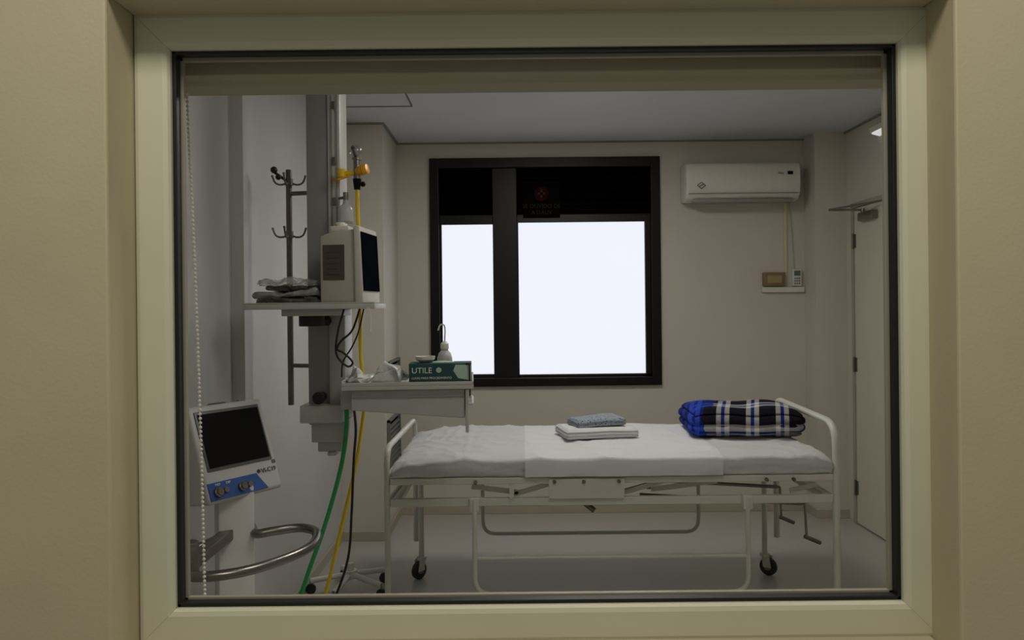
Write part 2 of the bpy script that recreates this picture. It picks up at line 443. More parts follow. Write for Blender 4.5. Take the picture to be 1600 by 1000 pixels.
# ------------------------------------------------------------------ door on the right wall
d1 = thing('door_1', 'cream laminate door', 'door', (XR, DY1, 0)); del d1['category']; d1['kind'] = 'structure'
MB().box(XR-.012, XR+.028, DY0+.012, DY1-.035, .008, 2.075).done('door_leaf', 'door', d1, bevel=.003, smooth=False)
MB().box(XR-.02, XR+.06, DY1-.032, DY1, 0, 2.11).box(XR-.02, XR+.06, DY0, DY0+.010, 0, 2.11).box(XR-.02, XR+.06, DY0, DY1, 2.08, 2.11).done('door_frame', mat('door_frame_paint', '#a8a292', .5), d1, bevel=.002, smooth=False)
for z in (1.86, 1.05, .24):
    MB().cyl((XR-.022, DY1-.034, z-.05), (XR-.022, DY1-.034, z+.05), .007).box(XR-.018, XR-.012, DY1-.06, DY1-.034, z-.045, z+.045).done('hinge', 'dsteel', d1)
MB().box(XR-.055, XR-.012, 4.72, 4.92, 1.975, 2.03).done('door_closer', 'steel', d1, bevel=.008)
MB().tube([(XR-.035, 4.88, 2.045), (XR-.22, 4.95, 2.055)], .007).tube([(XR-.22, 4.95, 2.055), (XR-.03, 4.62, 2.07)], .006).cyl((XR-.035, 4.88, 2.03), (XR-.035, 4.88, 2.055), .012).done('closer_arm', 'steel', d1)
el = thing('reflection_wedge', 'small white glowing wedge imitating a glass reflection above the door', 'lamp', (XR, 4.45, 2.5))  # made-up glowing box standing in for a bright reflection in the glass
MB().prism([(XR, 2.49), (XR-.05, 2.50), (XR-.06, 2.53), (XR, 2.545)], 'y', 4.30, 4.74).done('wedge_body', 'white', el, smooth=False, bevel=.003)
MB().prism([(XR-.002, 2.486), (XR-.05, 2.497), (XR-.048, 2.490), (XR-.002, 2.478)], 'y', 4.32, 4.72).done('glow_diffuser', mat('reflection_glow', '#ffffff', .5, emit=.5), el, smooth=False)  # emission imitates the gleam of that reflection

# ceiling panels: the real far lamp, then an added fill panel
def ceil_lamp(x0, x1, y0, y1, m):
    cl = thing('ceiling_light', 'square white ceiling panel lamp', 'lamp', ((x0+x1)/2, (y0+y1)/2, CZ), group='ceiling panel lamps')
    MB().box(x0, x1, y0, y1, CZ-.03, CZ-.001).done('lamp_housing', 'white', cl, bevel=.004, smooth=False)
    MB().box(x0+.025, x1-.025, y0+.025, y1-.025, CZ-.036, CZ-.0305).done('glow_diffuser', m, cl, smooth=False)
ceil_lamp(.10, .74, 3.42, 4.028, 'lamp')
ceil_lamp(.10, .74, 1.75, 2.35, 'fill_lamp')  # unseen near panel, added to brighten the room

# ------------------------------------------------------------------ air conditioner
ac = thing('air_conditioner', 'white split air conditioner unit mounted high on the wall', 'air conditioner', (1.62, YB, 2.15))
prof = [(YB-.001, 2.17), (YB-.10, 2.155), (YB-.17, 2.175), (YB-.195, 2.21), (YB-.205, 2.28), (YB-.20, 2.37), (YB-.185, 2.405), (YB-.16, 2.42), (YB-.001, 2.42)]
MB().prism(prof, 'x', 1.19, 1.965).done('casing', mat('air_conditioner_plastic', '#d8d6cd', .35, var=.01), ac, bevel=.012, seg=3)
MB().box(1.24, 1.92, YB-.188, YB-.10, 2.148, 2.170).done('air_flap', mat('flap_plastic', '#8f8d84', .4), ac, bevel=.004)
MB().box(1.205, 1.95, YB-.2065, YB-.198, 2.205, 2.208).done('panel_seam', 'colgrey', ac, smooth=False)
MB().box(1.875, 1.91, YB-.209, YB-.19, 2.33, 2.352).done('display', 'dark', ac, bevel=.001, smooth=False)
text('FULL', .018, 'txtd', ac, face_cam(1.81, YB-.2065, 2.334))
e = MB()
cx, cz = 1.29, 2.26
for a, b in (((-.028, 0), (0, .022)), ((0, .022), (.028, 0)), ((.028, 0), (0, -.022)), ((0, -.022), (-.028, 0)), ((-.014, -.005), (.014, .008))):
    e.tube([(cx+a[0], YB-.207, cz+a[1]), (cx+b[0], YB-.207, cz+b[1])], .0022, 6)
e.done('emblem', 'txtd', ac)
single('cable_conduit', 'thin cream cable conduit running down from the air conditioner', 'conduit',
       MB().box(1.915, 1.933, YB-.014, YB-.001, 1.676, 2.168).done('cable_conduit', mat('yellowed_plastic', '#cfc8a0', .5), bevel=.002, smooth=False))
single('thin_cable', 'thin grey cable beside the conduit', 'cable', MB().tube(spline([(1.955, YB-.01, 2.165), (1.965, YB-.008, 2.0), (1.975, YB-.008, 1.85), (1.985, YB-.008, 1.70)], 6), .003, 8).done('thin_cable', 'pgrey'))
sw = thing('switch_box', 'brown plastic switch box on the wall above white trunking', 'switch', (1.83, YB, 1.57))
MB().box(1.76, 1.91, YB-.04, YB-.001, 1.578, 1.675).done('box_body', 'brown', sw, bevel=.006)
MB().box(1.785, 1.885, YB-.044, YB-.0405, 1.60, 1.652).done('cover_plate', mat('tan_plate', '#a08c66', .5), sw, bevel=.001, smooth=False)
rc = thing('remote_control', 'white air conditioner remote in a wall holder', 'remote control', (1.995, YB, 1.58))
MB().box(1.965, 2.028, YB-.03, YB-.001, 1.578, 1.695).done('remote_body', 'white', rc, bevel=.006)
MB().box(1.975, 2.018, YB-.033, YB-.0305, 1.65, 1.685).done('display', mat('lcd_grey', '#5d665e', .3), rc, smooth=False)
for i in range(3):
    for j in range(3): MB().box(1.976+i*.015, 1.986+i*.015, YB-.033, YB-.0305, 1.59+j*.018, 1.60+j*.018).done('button', mat('grey_button', '#77756f', .5) if i+j == 0 else bpy.data.materials['grey_button'], rc, smooth=False)
single('cable_trunking', 'short white horizontal cable trunking on the wall', 'trunking', MB().box(1.755, 2.05, YB-.025, YB-.001, 1.535, 1.572).done('cable_trunking', 'white', bevel=.003, smooth=False))
vg = thing('vent_grille', 'grey metal louvred ventilation grille on the pier', 'vent', (-.79, 5.1, .5))
for (za, zb) in ((.94, 1.11), (.40, .74)):
    b = MB().box(-.799, -.780, 4.86, 4.88, za, zb).box(-.799, -.780, 5.32, 5.34, za, zb).box(-.799, -.780, 4.86, 5.34, za, za+.014).box(-.799, -.780, 4.86, 5.34, zb-.014, zb)
    n = int((zb-za)/.032)
    for i in range(1, n): b.prism([(-.799, za+i*.032+.002), (-.782, za+i*.032-.008), (-.782, za+i*.032-.004), (-.799, za+i*.032+.006)], 'y', 4.88, 5.32)
    b.done('grille', 'grille', vg, smooth=False)
    MB().box(-.7998, -.7985, 4.865, 5.335, za+.005, zb-.005).done('duct', 'louv', vg, smooth=False)

# ------------------------------------------------------------------ hospital bed
BX0, BX1, BY0, BY1 = -.565, 1.435, 3.42, 4.26
bed = thing('hospital_bed', 'white enamelled crank hospital bed made up with white sheets', 'bed', (.43, 3.84, 0))
R = .016
MB().tube(fillet([(BX1, BY0, .11), (BX1, BY0, .915), (BX1+.02, BY1, .93), (BX1+.02, BY1, .16)], .11, 10), R, 14)\
    .tube([(BX1, BY0, .72), (BX1+.02, BY1, .72)], .012).tube([(BX1, BY0, .58), (BX1+.02, BY1, .58)], .012).done('headboard', 'bedm', bed)
MB().tube(fillet([(BX0, BY0, .11), (BX0, BY0, .825), (BX0+.02, BY1, .835), (BX0+.02, BY1, .16)], .09, 10), R*.85, 14)\
    .tube([(BX0, BY0, .70), (BX0+.02, BY1, .70)], .012).tube([(BX0, BY0, .58), (BX0+.02, BY1, .58)], .012).done('footboard', 'bedm', bed)
f = MB()
f.box(BX0+.014, BX1-.014, BY0-.012, BY0+.018, .664, .694).box(BX0+.03, BX1, BY1-.018, BY1+.012, .664, .694)
f.box(BX0+.014, BX1-.014, BY0-.008, BY0+.018, .566, .602).box(BX0+.03, BX1, BY1-.018, BY1+.008, .566, .602)
f.box(BX0+.03, BX0+.06, BY0+.018, BY1-.018, .57, .60).box(BX1-.05, BX1-.02, BY0+.018, BY1-.018, .57, .60)
f.done('bed_frame', 'bedm', bed, bevel=.004, smooth=False)
f = MB().box(.155, .49, BY0-.020, BY0-.013, .600, .688)
f.box(-.02, .0, BY0-.02, BY0-.013, .602, .664)
def bar(f, a, b, y, h=.022, th=.006):
    a = Vector(a); b = Vector(b); d = (b-a).normalized(); n = Vector((-d.y, d.x))*h/2
    f.prism([tuple(a-n), tuple(b-n), tuple(b+n), tuple(a+n)], 'y', y, y+th)
bar(f, (-.19, .645), (.02, .618), BY0+.03); bar(f, (.0, .608), (.16, .655), BY0+.03)
bar(f, (.49, .612), (.72, .675), BY0+.03); bar(f, (.62, .62), (.92, .655), BY0+.05)
bar(f, (1.24, .612), (1.36, .64), BY0+.03)
bar(f, (-.40, .64), (-.18, .60), BY0+.40); bar(f, (.9, .61), (1.2, .66), BY0+.4)
f.box(-.45, 1.35, BY0+.38, BY0+.41, .645, .664)
f.done('lifting_mechanism', 'bedm', bed, bevel=.001, smooth=False)
for x in (.18, .31, .465, 1.24, 1.12, -.17):
    MB().cyl((x, BY0-.026, .675), (x, BY0-.012, .675), .008).done('bolt', 'dsteel', bed)
f = MB()
for i in range(13): f.box(BX0+.06+i*.15, BX0+.14+i*.15, BY0+.02, BY1-.02, .676, .690)
f.box(BX0+.06, BX1-.06, BY0+.3, BY0+.33, .668, .680)
f.done('bed_slats', 'bedm', bed, smooth=False)
MB().tube([(.35, 3.84, .47), (.68, 3.84, .56)], .011).tube([(.35, 3.84, .47), (.40, 3.84, .43)], .014).box(.66, .70, 3.81, 3.87, .54, .665).done('drive_screw', 'dsteel', bed)
for yy in (3.66, 4.0):
    c = MB().tube([(.60, yy, .55), (1.37, yy, .50)], .009).tube(fillet([(1.37, yy, .50), (1.385, yy, .50), (1.385, yy-.02, .345)], .01), .006).done('crank', 'steel', bed)
    MB().tube([(1.375, yy-.02, .35), (1.45, yy-.02, .318)], .010).done('crank_handle', 'dsteel', c)
for yy in (BY0-.035, BY1+.035):
    s = MB().tube(fillet([(-.175, yy, .60), (-.175, yy, .185), (1.03, yy, .185), (1.03, yy, .60)], .075, 8), .0105)
    s.tube([(-.175, yy, .345), (1.03, yy, .345)], .008)
    s = s.done('side_rail', 'bedm', bed)
    y2 = yy+(.014 if yy < 4 else -.024)
    for xa in (-.195, 1.01):
        MB().box(xa, xa+.04, min(yy, y2)-.006, max(yy, y2)+.01, .55, .61).done('rail_bracket', 'bedm', s, bevel=.003)
def caster(parent, x, y, top, r=.046, ang=.5, postr=.014):
    c = MB()
    c.cyl((x, y, .105), (x, y, top), postr)
    c.cyl((x, y, .100), (x, y, .115), .026)
    dx, dy = math.cos(ang), math.sin(ang)
    hx, hy = x-dx*.02, y-dy*.02
    px, py = -dy, dx
    for sgn in (-1, 1):
        a = Vector((hx+px*.018*sgn, hy+py*.018*sgn, 0))
        vs = []
        for q in ((-.022, .045), (.022, .045), (.03, .105), (-.012, .105)):
            for w_ in (-.0015, .0015):
                vs.append(c.bm.verts.new((a.x+dx*q[0]+px*w_, a.y+dy*q[0]+py*w_, q[1])))
        for fc in ((0, 2, 4, 6), (1, 7, 5, 3), (0, 1, 3, 2), (2, 3, 5, 4), (4, 5, 7, 6), (6, 7, 1, 0)): c.bm.faces.new([vs[i] for i in fc])
    o = c.done('caster', 'bedm', parent)
    A = Vector((hx, hy, r+.001)); n = Vector((px, py, 0))
    wl = MB(); wl.cyl(A-n*.013, A+n*.013, r, seg=28)
    wl.done('wheel', 'wheel', o, bevel=.004)
    MB().cyl(A-n*.0165, A+n*.0165, r*.42, seg=20).done('hub', 'steel', o, bevel=.002)
caster(bed, -.50, 4.13, .60, ang=.9); caster(bed, 1.345, 4.13, .60, ang=2.4)
caster(bed, BX0, BY0, .13, ang=.3); caster(bed, BX1, BY0, .13, ang=2.8)
def mattress():
    bm = bmesh.new(); nx, ny = 200, 80
    X0, X1, Y0, Y1 = -.545, 1.415, 3.405, 4.245
    zb = .697
    def crease(t, w): return math.exp(-(t/w)**2)
    def top(x, y):
        u = (x-X0)/(X1-X0); v = (y-Y0)/(Y1-Y0)
        z = .782+.018*v
        e = min(u, 1-u)*(X1-X0); z -= .03*math.exp(-(e/.03)); z -= .012*math.exp(-(min(v, 1-v)*.84/.02))
        z -= .025*math.exp(-(u*2.0/.18)**2)
        wv = noise.noise(Vector((x*4, y*7, 0)))*.005
        a = 1-abs(noise.noise(Vector((x*3.1+y*4, y*3-x*2, 4))))*2.5
        wv += max(0, a)**3*.009
        b_ = 1-abs(noise.noise(Vector((x*9+y*3, y*6-x*5, 9))))*2.5
        wv += max(0, b_)**3*.008*(.25+math.exp(-((u-.03)/.16)**2)+math.exp(-((u-1)/.12)**2))
        wv += .005*crease(x+.22, .008)+.004*crease(y-3.80, .008)
        return z+wv
    rows = []
    for j in range(ny+1):
        y = Y0+(Y1-Y0)*j/ny
        rows.append([bm.verts.new((X0+(X1-X0)*i/nx, y, top(X0+(X1-X0)*i/nx, y))) for i in range(nx+1)])
    for j in range(ny):
        for i in range(nx): bm.faces.new((rows[j][i], rows[j][i+1], rows[j+1][i+1], rows[j+1][i]))
    loop = [rows[0][i] for i in range(nx+1)]+[rows[j][nx] for j in range(1, ny+1)]+[rows[ny][i] for i in range(nx-1, -1, -1)]+[rows[j][0] for j in range(ny-1, 0, -1)]
    prev = loop; K = 8
    for k in range(1, K+1):
        t = k/K; cur = []
        for v in loop:
            z = v.co.z*(1-t)+zb*t
            rid = max(0, 1-abs(noise.noise(Vector((v.co.x*7+t*1.5, v.co.y*7, t*2.5))))*2.5)**2
            bl = .006*math.sin(t*math.pi)-.012*t+.009*rid*(.3+t)
            sx = 0; sy = 0
            if abs(v.co.y-Y0) < 1e-4: sy = -1
            if abs(v.co.y-Y1) < 1e-4: sy = 1
            if abs(v.co.x-X0) < 1e-4: sx = -1
            if abs(v.co.x-X1) < 1e-4: sx = 1
            cur.append(bm.verts.new((v.co.x+sx*bl*.4, v.co.y+sy*bl, z)))
        n = len(loop)
        for i in range(n): bm.faces.new((prev[i], prev[(i+1) % n], cur[(i+1) % n], cur[i]))
        prev = cur
    bm.faces.new(prev)
    bmesh.ops.recalc_face_normals(bm, faces=bm.faces)
    me = bpy.data.meshes.new('mattress'); bm.to_mesh(me); bm.free(); me.materials.append(M['sheet'])
    for p in me.polygons: p.use_smooth = True
    o = bpy.data.objects.new('mattress', me); COL.objects.link(o); parent_world(o, bed)
    bm = bmesh.new(); A, B = .05, .925; nx = 90; grid = []
    for i in range(nx+1):
        x = A+(B-A)*i/nx; col = []
        for k in range(9):
            z = .699+(top(x, Y0)+.004-.699)*k/8
            rid = max(0, 1-abs(noise.noise(Vector((x*5, 3, k*.1))))*2.5)**2
            col.append(bm.verts.new((x, Y0-.013-.004*math.sin(k/8*3.14)-.005*rid*(1-k/8), z)))
        for j in range(81):
            y = Y0-.006+(Y1-Y0)*.99*j/80
            col.append(bm.verts.new((x+.012*(j/80), y, top(x, max(y, Y0+.012))+.004)))
        grid.append(col)
    for a, b in zip(grid, grid[1:]):
        for k in range(len(a)-1): bm.faces.new((a[k], b[k], b[k+1], a[k+1]))
    me = bpy.data.meshes.new('sheet'); bm.to_mesh(me); bm.free(); me.materials.append(M['sheet2'])
    for p in me.polygons: p.use_smooth = True
    o = bpy.data.objects.new('draw_sheet', me); COL.objects.link(o); parent_world(o, bed)
mattress()
ft = softbox('folded_sheet', 'sheet2', (.37, .26, .045), layers=3, bulge=.008, wr=.006, rnd=.3, seed=2, cuts=(30, 20, 12))
ft.location = (.415, 3.86, .804); ft.rotation_euler = (0, 0, math.radians(10))
single('folded_sheet', 'folded plain white sheet lying on the bed', 'folded sheet', ft)
gt = softbox('folded_gown', 'weave', (.26, .17, .038), layers=2, bulge=.006, wr=.007, rnd=.3, seed=5, cuts=(26, 16, 8))
gt.location = (.42, 3.88, .852); gt.rotation_euler = (0, math.radians(-2), math.radians(16))
single('folded_gown', 'folded grey dotted hospital gown on top of the white sheet', 'folded gown', gt)
bl = softbox('folded_blanket', 'plaid', (.57, .42, .128), layers=2, bulge=.016, wr=.018, wf=5.5, rnd=.46, seed=14, cuts=(56, 44, 18), sag=.015, plump=.03)
bl.location = (1.16, 3.94, .802); bl.rotation_euler = (0, 0, math.radians(-4))
single('folded_blanket', 'folded blue, black and white plaid fleece blanket on the bed', 'blanket', bl)

# ------------------------------------------------------------------ ceiling pendant column
pd = thing('ceiling_pendant', 'grey aluminium medical supply column hanging from the ceiling', 'medical column', (-.75, 3.12, .88))
MB().box(-.812, -.725, 3.05, 3.20, .99, CZ-.001).done('column', 'colgrey', pd, bevel=.006)
MB().box(-.724, -.675, 3.04, 3.17, 1.50, CZ-.001).done('service_channel', 'collight', pd, bevel=.004)
MB().box(-.712, -.706, 3.034, 3.0395, 1.55, 2.58).done('channel_slot', 'colgrey', pd, smooth=False)
MB().box(-.690, -.684, 3.034, 3.0395, 1.55, 2.58).done('channel_slot', 'colgrey', pd, smooth=False)
for z in (2.24, 2.02, 1.86): MB().box(-.705, -.690, 3.028, 3.034, z, z+.03).done('outlet', 'dsteel', pd, bevel=.001)
MB().box(-.724, -.66, 3.03, 3.17, 1.02, 1.47).done('lower_housing', mat('mid_grey_aluminium', '#aaaaa7', .4, .1), pd, bevel=.006)
MB().box(-.832, -.665, 2.99, 3.21, 1.005, 1.075).done('joint_block', 'pgrey', pd, bevel=.006)
MB().box(-.795, -.665, 3.02, 3.19, .925, 1.005).box(-.775, -.68, 3.04, 3.17, .885, .926).box(-.735, -.70, 3.03, 3.1, .87, .886).done('joint_end', 'pgrey', pd, bevel=.005)
MB().cyl((-.755, 2.985, 1.105), (-.755, 3.05, 1.105), .018).cyl((-.755, 2.975, 1.105), (-.755, 2.986, 1.105), .024).done('knob', 'gasket', pd, bevel=.003)
MB().box(-.985, -.500, 2.80, 3.045, 1.450, 1.470).box(-.985, -.500, 2.80, 2.806, 1.470, 1.475).done('shelf', 'pgrey', pd, bevel=.003)
MB().box(-.86, -.64, 2.86, 3.05, 1.425, 1.45).done('shelf_bracket', 'pgrey', pd, bevel=.003)
MB().cyl((-.77, 2.95, 1.385), (-.77, 2.95, 1.426), .048).cyl((-.77, 2.95, 1.405), (-.72, 3.06, 1.405), .02).done('shelf_pivot', 'gasket', pd, bevel=.003)
ivx, ivy = -.93, 3.22
iv = MB().tube([(ivx, ivy, 1.05), (ivx, ivy, 2.035)], .0125).tube([(ivx, ivy, 1.935), (-.80, 3.19, 1.935)], .009).tube([(ivx, ivy, 1.215), (-.80, 3.19, 1.215)], .009)\
    .done('iv_pole', 'dsteel', pd)
for hz in (1.985, 1.765):
    h = MB()
    for k, a in enumerate((0.1, 1.75, 3.2, 4.7)):
        c, s_ = math.cos(a), math.sin(a)
        h.tube(spline([(ivx, ivy, hz), (ivx+.03*c, ivy+.03*s_, hz-.012), (ivx+.055*c, ivy+.055*s_, hz-.005), (ivx+.068*c, ivy+.068*s_, hz+.022)], 5), .004, 8)
        h.sphere((ivx+.068*c, ivy+.068*s_, hz+.024), .006, 1)
    h.cyl((ivx, ivy, hz-.015), (ivx, ivy, hz+.012), .017)
    h.done('hook', 'dsteel', iv)
MB().tube([(ivx-.01, ivy-.01, 1.99), (ivx-.05, ivy-.03, 2.02)], .006).sphere((ivx-.052, ivy-.032, 2.03), .015, 2).sphere((ivx-.035, ivy-.03, 2.0), .012, 2).done('clamp_knob', 'gasket', iv)
fm = MB().tube([(-.676, 3.0, 1.98), (-.60, 3.0, 1.98)], .010).cyl((-.66, 3.0, 1.965), (-.66, 3.0, 1.995), .018).done('flow_meter', 'yellow', pd)
MB().cyl((-.60, 3.0, 1.955), (-.60, 3.0, 2.03), .014).cyl((-.60, 3.0, 2.03), (-.60, 3.0, 2.04), .018).done('valve_body', 'steel', fm)
MB().cyl((-.60, 2.995, 1.985), (-.575, 2.985, 1.99), .014, .022).cyl((-.575, 2.985, 1.99), (-.555, 2.98, 1.994), .022, .020).done('valve_knob', 'orange', fm, bevel=.002)
MB().sphere((-.605, 3.0, 2.065), .026, 3).done('flow_dome', 'clearg', fm)
MB().cyl((-.60, 3.0, 2.035), (-.615, 3.0, 2.075), .006).sphere((-.615, 3., 2.08), .009, 2).done('float', 'gasket', fm)
MB().cyl((-.60, 3.0, 1.915), (-.60, 3.0, 1.957), .012, .017).sphere((-.575, 2.99, 1.935), .011, 2).done('hose_nut', 'dark', fm)
MB().tube([(-.70, 3.03, 1.96), (-.67, 2.99, 1.955), (-.63, 3.0, 1.97)], .005).done('lever', 'orange', fm)
hb = MB().lathe([(.010, .09), (.012, .075), (.026, .062), (.030, .05), (.030, .005), (.026, 0)], (-.645, 3.0, 1.785)).done('humidifier_bottle', mat('milky_bottle', '#bcbebb', .25, alpha=.75), pd)
MB().cyl((-.645, 3.0, 1.870), (-.645, 3.0, 1.905), .010).tube([(-.676, 3.02, 1.885), (-.645, 3.0, 1.885)], .006).done('bottle_cap', 'steel', hb)
ang = math.radians(3)
du_m = Matrix.Translation((-.645, 3.11, 1.0)) @ Matrix.Rotation(ang, 4, 'Z')
def xf(o): o.data.transform(du_m); return o
xf(MB().box(0, .485, -.30, .06, .15, .165).box(0, .485, -.30, -.294, .165, .178).box(0, .006, -.30, .06, .165, .185).box(.479, .485, -.3, .06, .165, .178).box(0, .485, .054, .06, .165, .182).done('tray', 'pgrey', pd, bevel=.002, smooth=False))
dr = xf(MB().prism([(.035, .075), (.452, .040), (.452, .149), (.035, .149)], 'y', -.285, .05).done('drawer', mat('drawer_grey', '#a9aaa6', .45), pd, bevel=.003, smooth=False))
xf(MB().box(.035, .452, -.289, -.2855, .122, .127).done('drawer_groove', 'colgrey', dr, smooth=False))
xf(MB().prism([(.454, -.012), (.466, -.012), (.466, .148), (.454, .148)], 'y', -.295, .05).done('drawer_front', 'pgrey', dr, bevel=.003, smooth=False))
xf(MB().tube(fillet([(.467, -.26, .09), (.480, -.26, .09), (.480, -.02, .09), (.467, -.02, .09)], .01), .005).done('drawer_handle', 'pgrey', dr))
xf(MB().box(-.03, .034, -.14, .06, .06, .149).done('drawer_arm', 'pgrey', pd, bevel=.004))

# ---- things on the upper shelf
pm = thing('patient_monitor', 'grey-beige patient monitor with dark screen standing on the upper shelf', 'patient monitor', (-.607, 2.92, 1.471), (0, 0, math.radians(-6)))
def L(b, *a, **k): return b.done(*a, local=True, **k)
L(MB().prism([(-.088, 0), (.050, 0), (.050, .272), (-.03, .268), (-.088, .248)], 'y', -.105, .10), 'monitor_body', 'beige', pm, bevel=.009, seg=3)
L(MB().prism([(.047, -.002), (.078, .0), (.066, .282), (.043, .286), (.046, .05)], 'y', -.115, .11), 'bezel', mat('monitor_bezel', '#c3c0b5', .45), pm, bevel=.007)
L(MB().prism([(.0762, .045), (.0810, .045), (.0713, .262), (.067, .262)], 'y', -.107, .097), 'screen', 'mscreen', pm, smooth=False, bevel=.001)
sp_ = L(MB().box(-.076, .006, -.1075, -.1045, .085, .215), 'side_panel', mat('side_panel_plastic', '#4c423b', .5), pm, smooth=False, bevel=.001)
b = MB()
for i in range(5): b.box(-.06, -.014, -.1085, -.1075, .105+i*.020, .107+i*.020)
L(b, 'vent_slots', 'txtd', sp_, smooth=False)
L(MB().box(-.05, .02, -.10, -.04, .262, .285).cyl((-.02, -.07, .283), (-.02, -.07, .30), .018), 'cable_connector', 'white', pm, bevel=.004)
single('tag', 'small white paper tag hanging from the shelf edge', 'tag',
       MB().prism([(-.535, 1.36), (-.515, 1.365), (-.513, 1.42), (-.520, 1.456), (-.530, 1.456), (-.532, 1.42)], 'y', 2.7965, 2.7995).done('tag', 'white', smooth=False))
for i, (nm, mm, sz, lc, rz, lb) in enumerate((
        ('packet', 'darkpack', (.23, .17, .024), (-.835, 2.92, 1.471), 4, 'dark plastic-wrapped instrument packet at the bottom of the pile'),
        ('packet', 'paper', (.24, .16, .020), (-.83, 2.92, 1.4965), -7, 'grey plastic-wrapped instrument packet in the pile'),
        ('packet', 'darkpack', (.21, .15, .016), (-.82, 2.925, 1.5185), 10, 'thin dark plastic-wrapped packet on top of the pile'))):
    o = softbox(nm, mm, sz, layers=1, bulge=.004, wr=.014, wf=22, rnd=.35, seed=i+20, cuts=(44, 30, 5))
    o.location = lc; o.rotation_euler = (0, math.radians((2, -3, 2)[i]), math.radians(rz)); o['label'] = lb; o['category'] = 'packet'; o['group'] = 'packets on the upper shelf'
o = softbox('plastic_wrap', 'clear', (.22, .16, .022), layers=1, bulge=.01, wr=.022, wf=26, rnd=.4, seed=31, cuts=(50, 36, 6))
o.location = (-.83, 2.91, 1.5375); o['label'] = 'crumpled clear plastic wrap lying on the packets'; o['category'] = 'plastic wrap'

# ---- things on the drawer tray
def on_tray(u, v, h=0): return du_m @ Vector((u, v, .1655+h))
gb = thing('glove_box', 'dark teal and white cardboard box of examination gloves on tray', 'glove box', on_tray(.368, -.21), (0, 0, math.radians(3)))
L(MB().box(-.123, .110, -.055, .055, 0, .078), 'carton', 'teal', gb, bevel=.002, smooth=False)
L(MB().prism([(.060, .022), (.109, .012), (.109, .072), (.050, .072), (.042, .05)], 'y', -.0565, -.0553), 'printed_panel', 'tealpale', gb, smooth=False)
L(MB().box(-.119, .105, -.0565, -.0553, .004, .009), 'printed_stripe', 'tealpale', gb, smooth=False)
L(MB().sphere((.0, 0, .079), .04, 2, (1.2, .5, .12)), 'glove_opening', 'tealpale', gb)
tx = text('UTILE', .030, 'txtw', None, Matrix.Translation((-.113, -.0557, .042)) @ Matrix.Rotation(math.pi/2, 4, 'X'), align='LEFT'); parent_local(tx, gb)
tx = text('LUVAS PARA PROCEDIMENTO', .011, 'txtw', None, Matrix.Translation((-.113, -.0557, .020)) @ Matrix.Rotation(math.pi/2, 4, 'X')); parent_local(tx, gb)
MB().lathe([(.010, 0), (.010, -.001)], (-.012, -.0557, .053), axis='y').done('emblem', 'tealpale', gb, local=True)
bo = thing('squeeze_bottle', 'white plastic squeeze bottle with bent nozzle on the tray', 'bottle', on_tray(.372, -.07))
L(MB().lathe([(.026, 0), (.030, .006), (.030, .085), (.024, .105), (.014, .115), (.014, .122)], (0, 0, 0)), 'bottle_body', mat('bottle_plastic', '#b5b9b9', .35), bo)
L(MB().lathe([(.017, .122), (.016, .142), (.006, .152)], (0, 0, 0)), 'cap', 'white', bo)
L(MB().tube(spline([(0, 0, .15), (.002, 0, .20), (-.004, 0, .218), (-.018, 0, .215), (-.026, 0, .195)], 6), .003, 8), 'nozzle', 'white', bo)
L(MB().box(-.018, .018, -.0312, -.0300, .03, .075), 'bottle_label', mat('label_print', '#7d8a96', .6), bo, smooth=False)
sb = single('dish', 'small white plastic dish on the glove box', 'dish', MB().lathe([(.02, 0), (.036, .010), (.038, .022), (.035, .022), (.030, .012), (.002, .010)], (0, 0, 0)).done('dish', 'white'))
sb.location = gb.matrix_basis @ Vector((-.065, 0, .080))
for i, (u, v, sz, r, lb) in enumerate(((.058, -.20, (.085, .12, .05), .1, 'crumpled milky plastic bag at the end of the tray'), (.172, -.19, (.10, .13, .06), -.1, 'puffed clear plastic bag beside the glove box'))):
    o = softbox('plastic_bag', 'bag', sz, layers=1, bulge=.01, wr=.036, wf=24, rnd=.45, seed=40+i, cuts=(46, 42, 16), sag=.03)
    o.location = on_tray(u, v, .001); o.rotation_euler = (0, 0, r); o['label'] = lb; o['category'] = 'plastic bag'; o['group'] = 'plastic bags on the tray'
single('strap', 'black strap hanging over the edge of the tray', 'strap',
       MB().box(-.163, -.158, 2.86, 2.90, 1.12, 1.24).box(-.175, -.158, 2.865, 2.895, 1.236, 1.244).done('strap', 'gasket', bevel=.002))

# ---- hoses and cables
def hose(name, pts, r, m, lb, cat):
    return single(name, lb, cat, MB().tube(spline(pts, 12), r, 10).done(name, m))
hose('yellow_hose', [(-.60, 3.0, 1.92), (-.603, 3.02, 1.82), (-.60, 3.045, 1.62), (-.605, 3.06, 1.45), (-.612, 3.1, 1.25), (-.615, 3.19, 1.12), (-.625, 3.20, 1.0), (-.65, 3.15, .80), (-.715, 3.1, .50), (-.775, 3.1, .27), (-.86, 3.05, .06), (-.95, 2.95, .008), (-1.02, 2.6, .008)], .0075, 'yellow', 'yellow air hose hanging from the flow meter to the floor', 'hose')
hose('green_hose', [(-.650, 3.0, 1.10), (-.65, 2.99, .98), (-.675, 3.0, .83), (-.735, 3.0, .62), (-.80, 3.0, .44), (-.865, 3.0, .26), (-.94, 2.95, .07), (-1.0, 2.85, .009), (-1.06, 2.6, .009)], .0085, 'green', 'green oxygen hose hanging from the column to the floor', 'hose')
hose('black_cable', [(-.60, 2.9, 1.07), (-.605, 2.95, .98), (-.625, 3.0, .85), (-.635, 3.0, .65), (-.65, 3.0, .48), (-.70, 3.0, .33), (-.78, 2.98, .15), (-.85, 2.9, .03), (-.95, 2.75, .006)], .005, 'cable', 'black power cable hanging below the tray', 'cable')
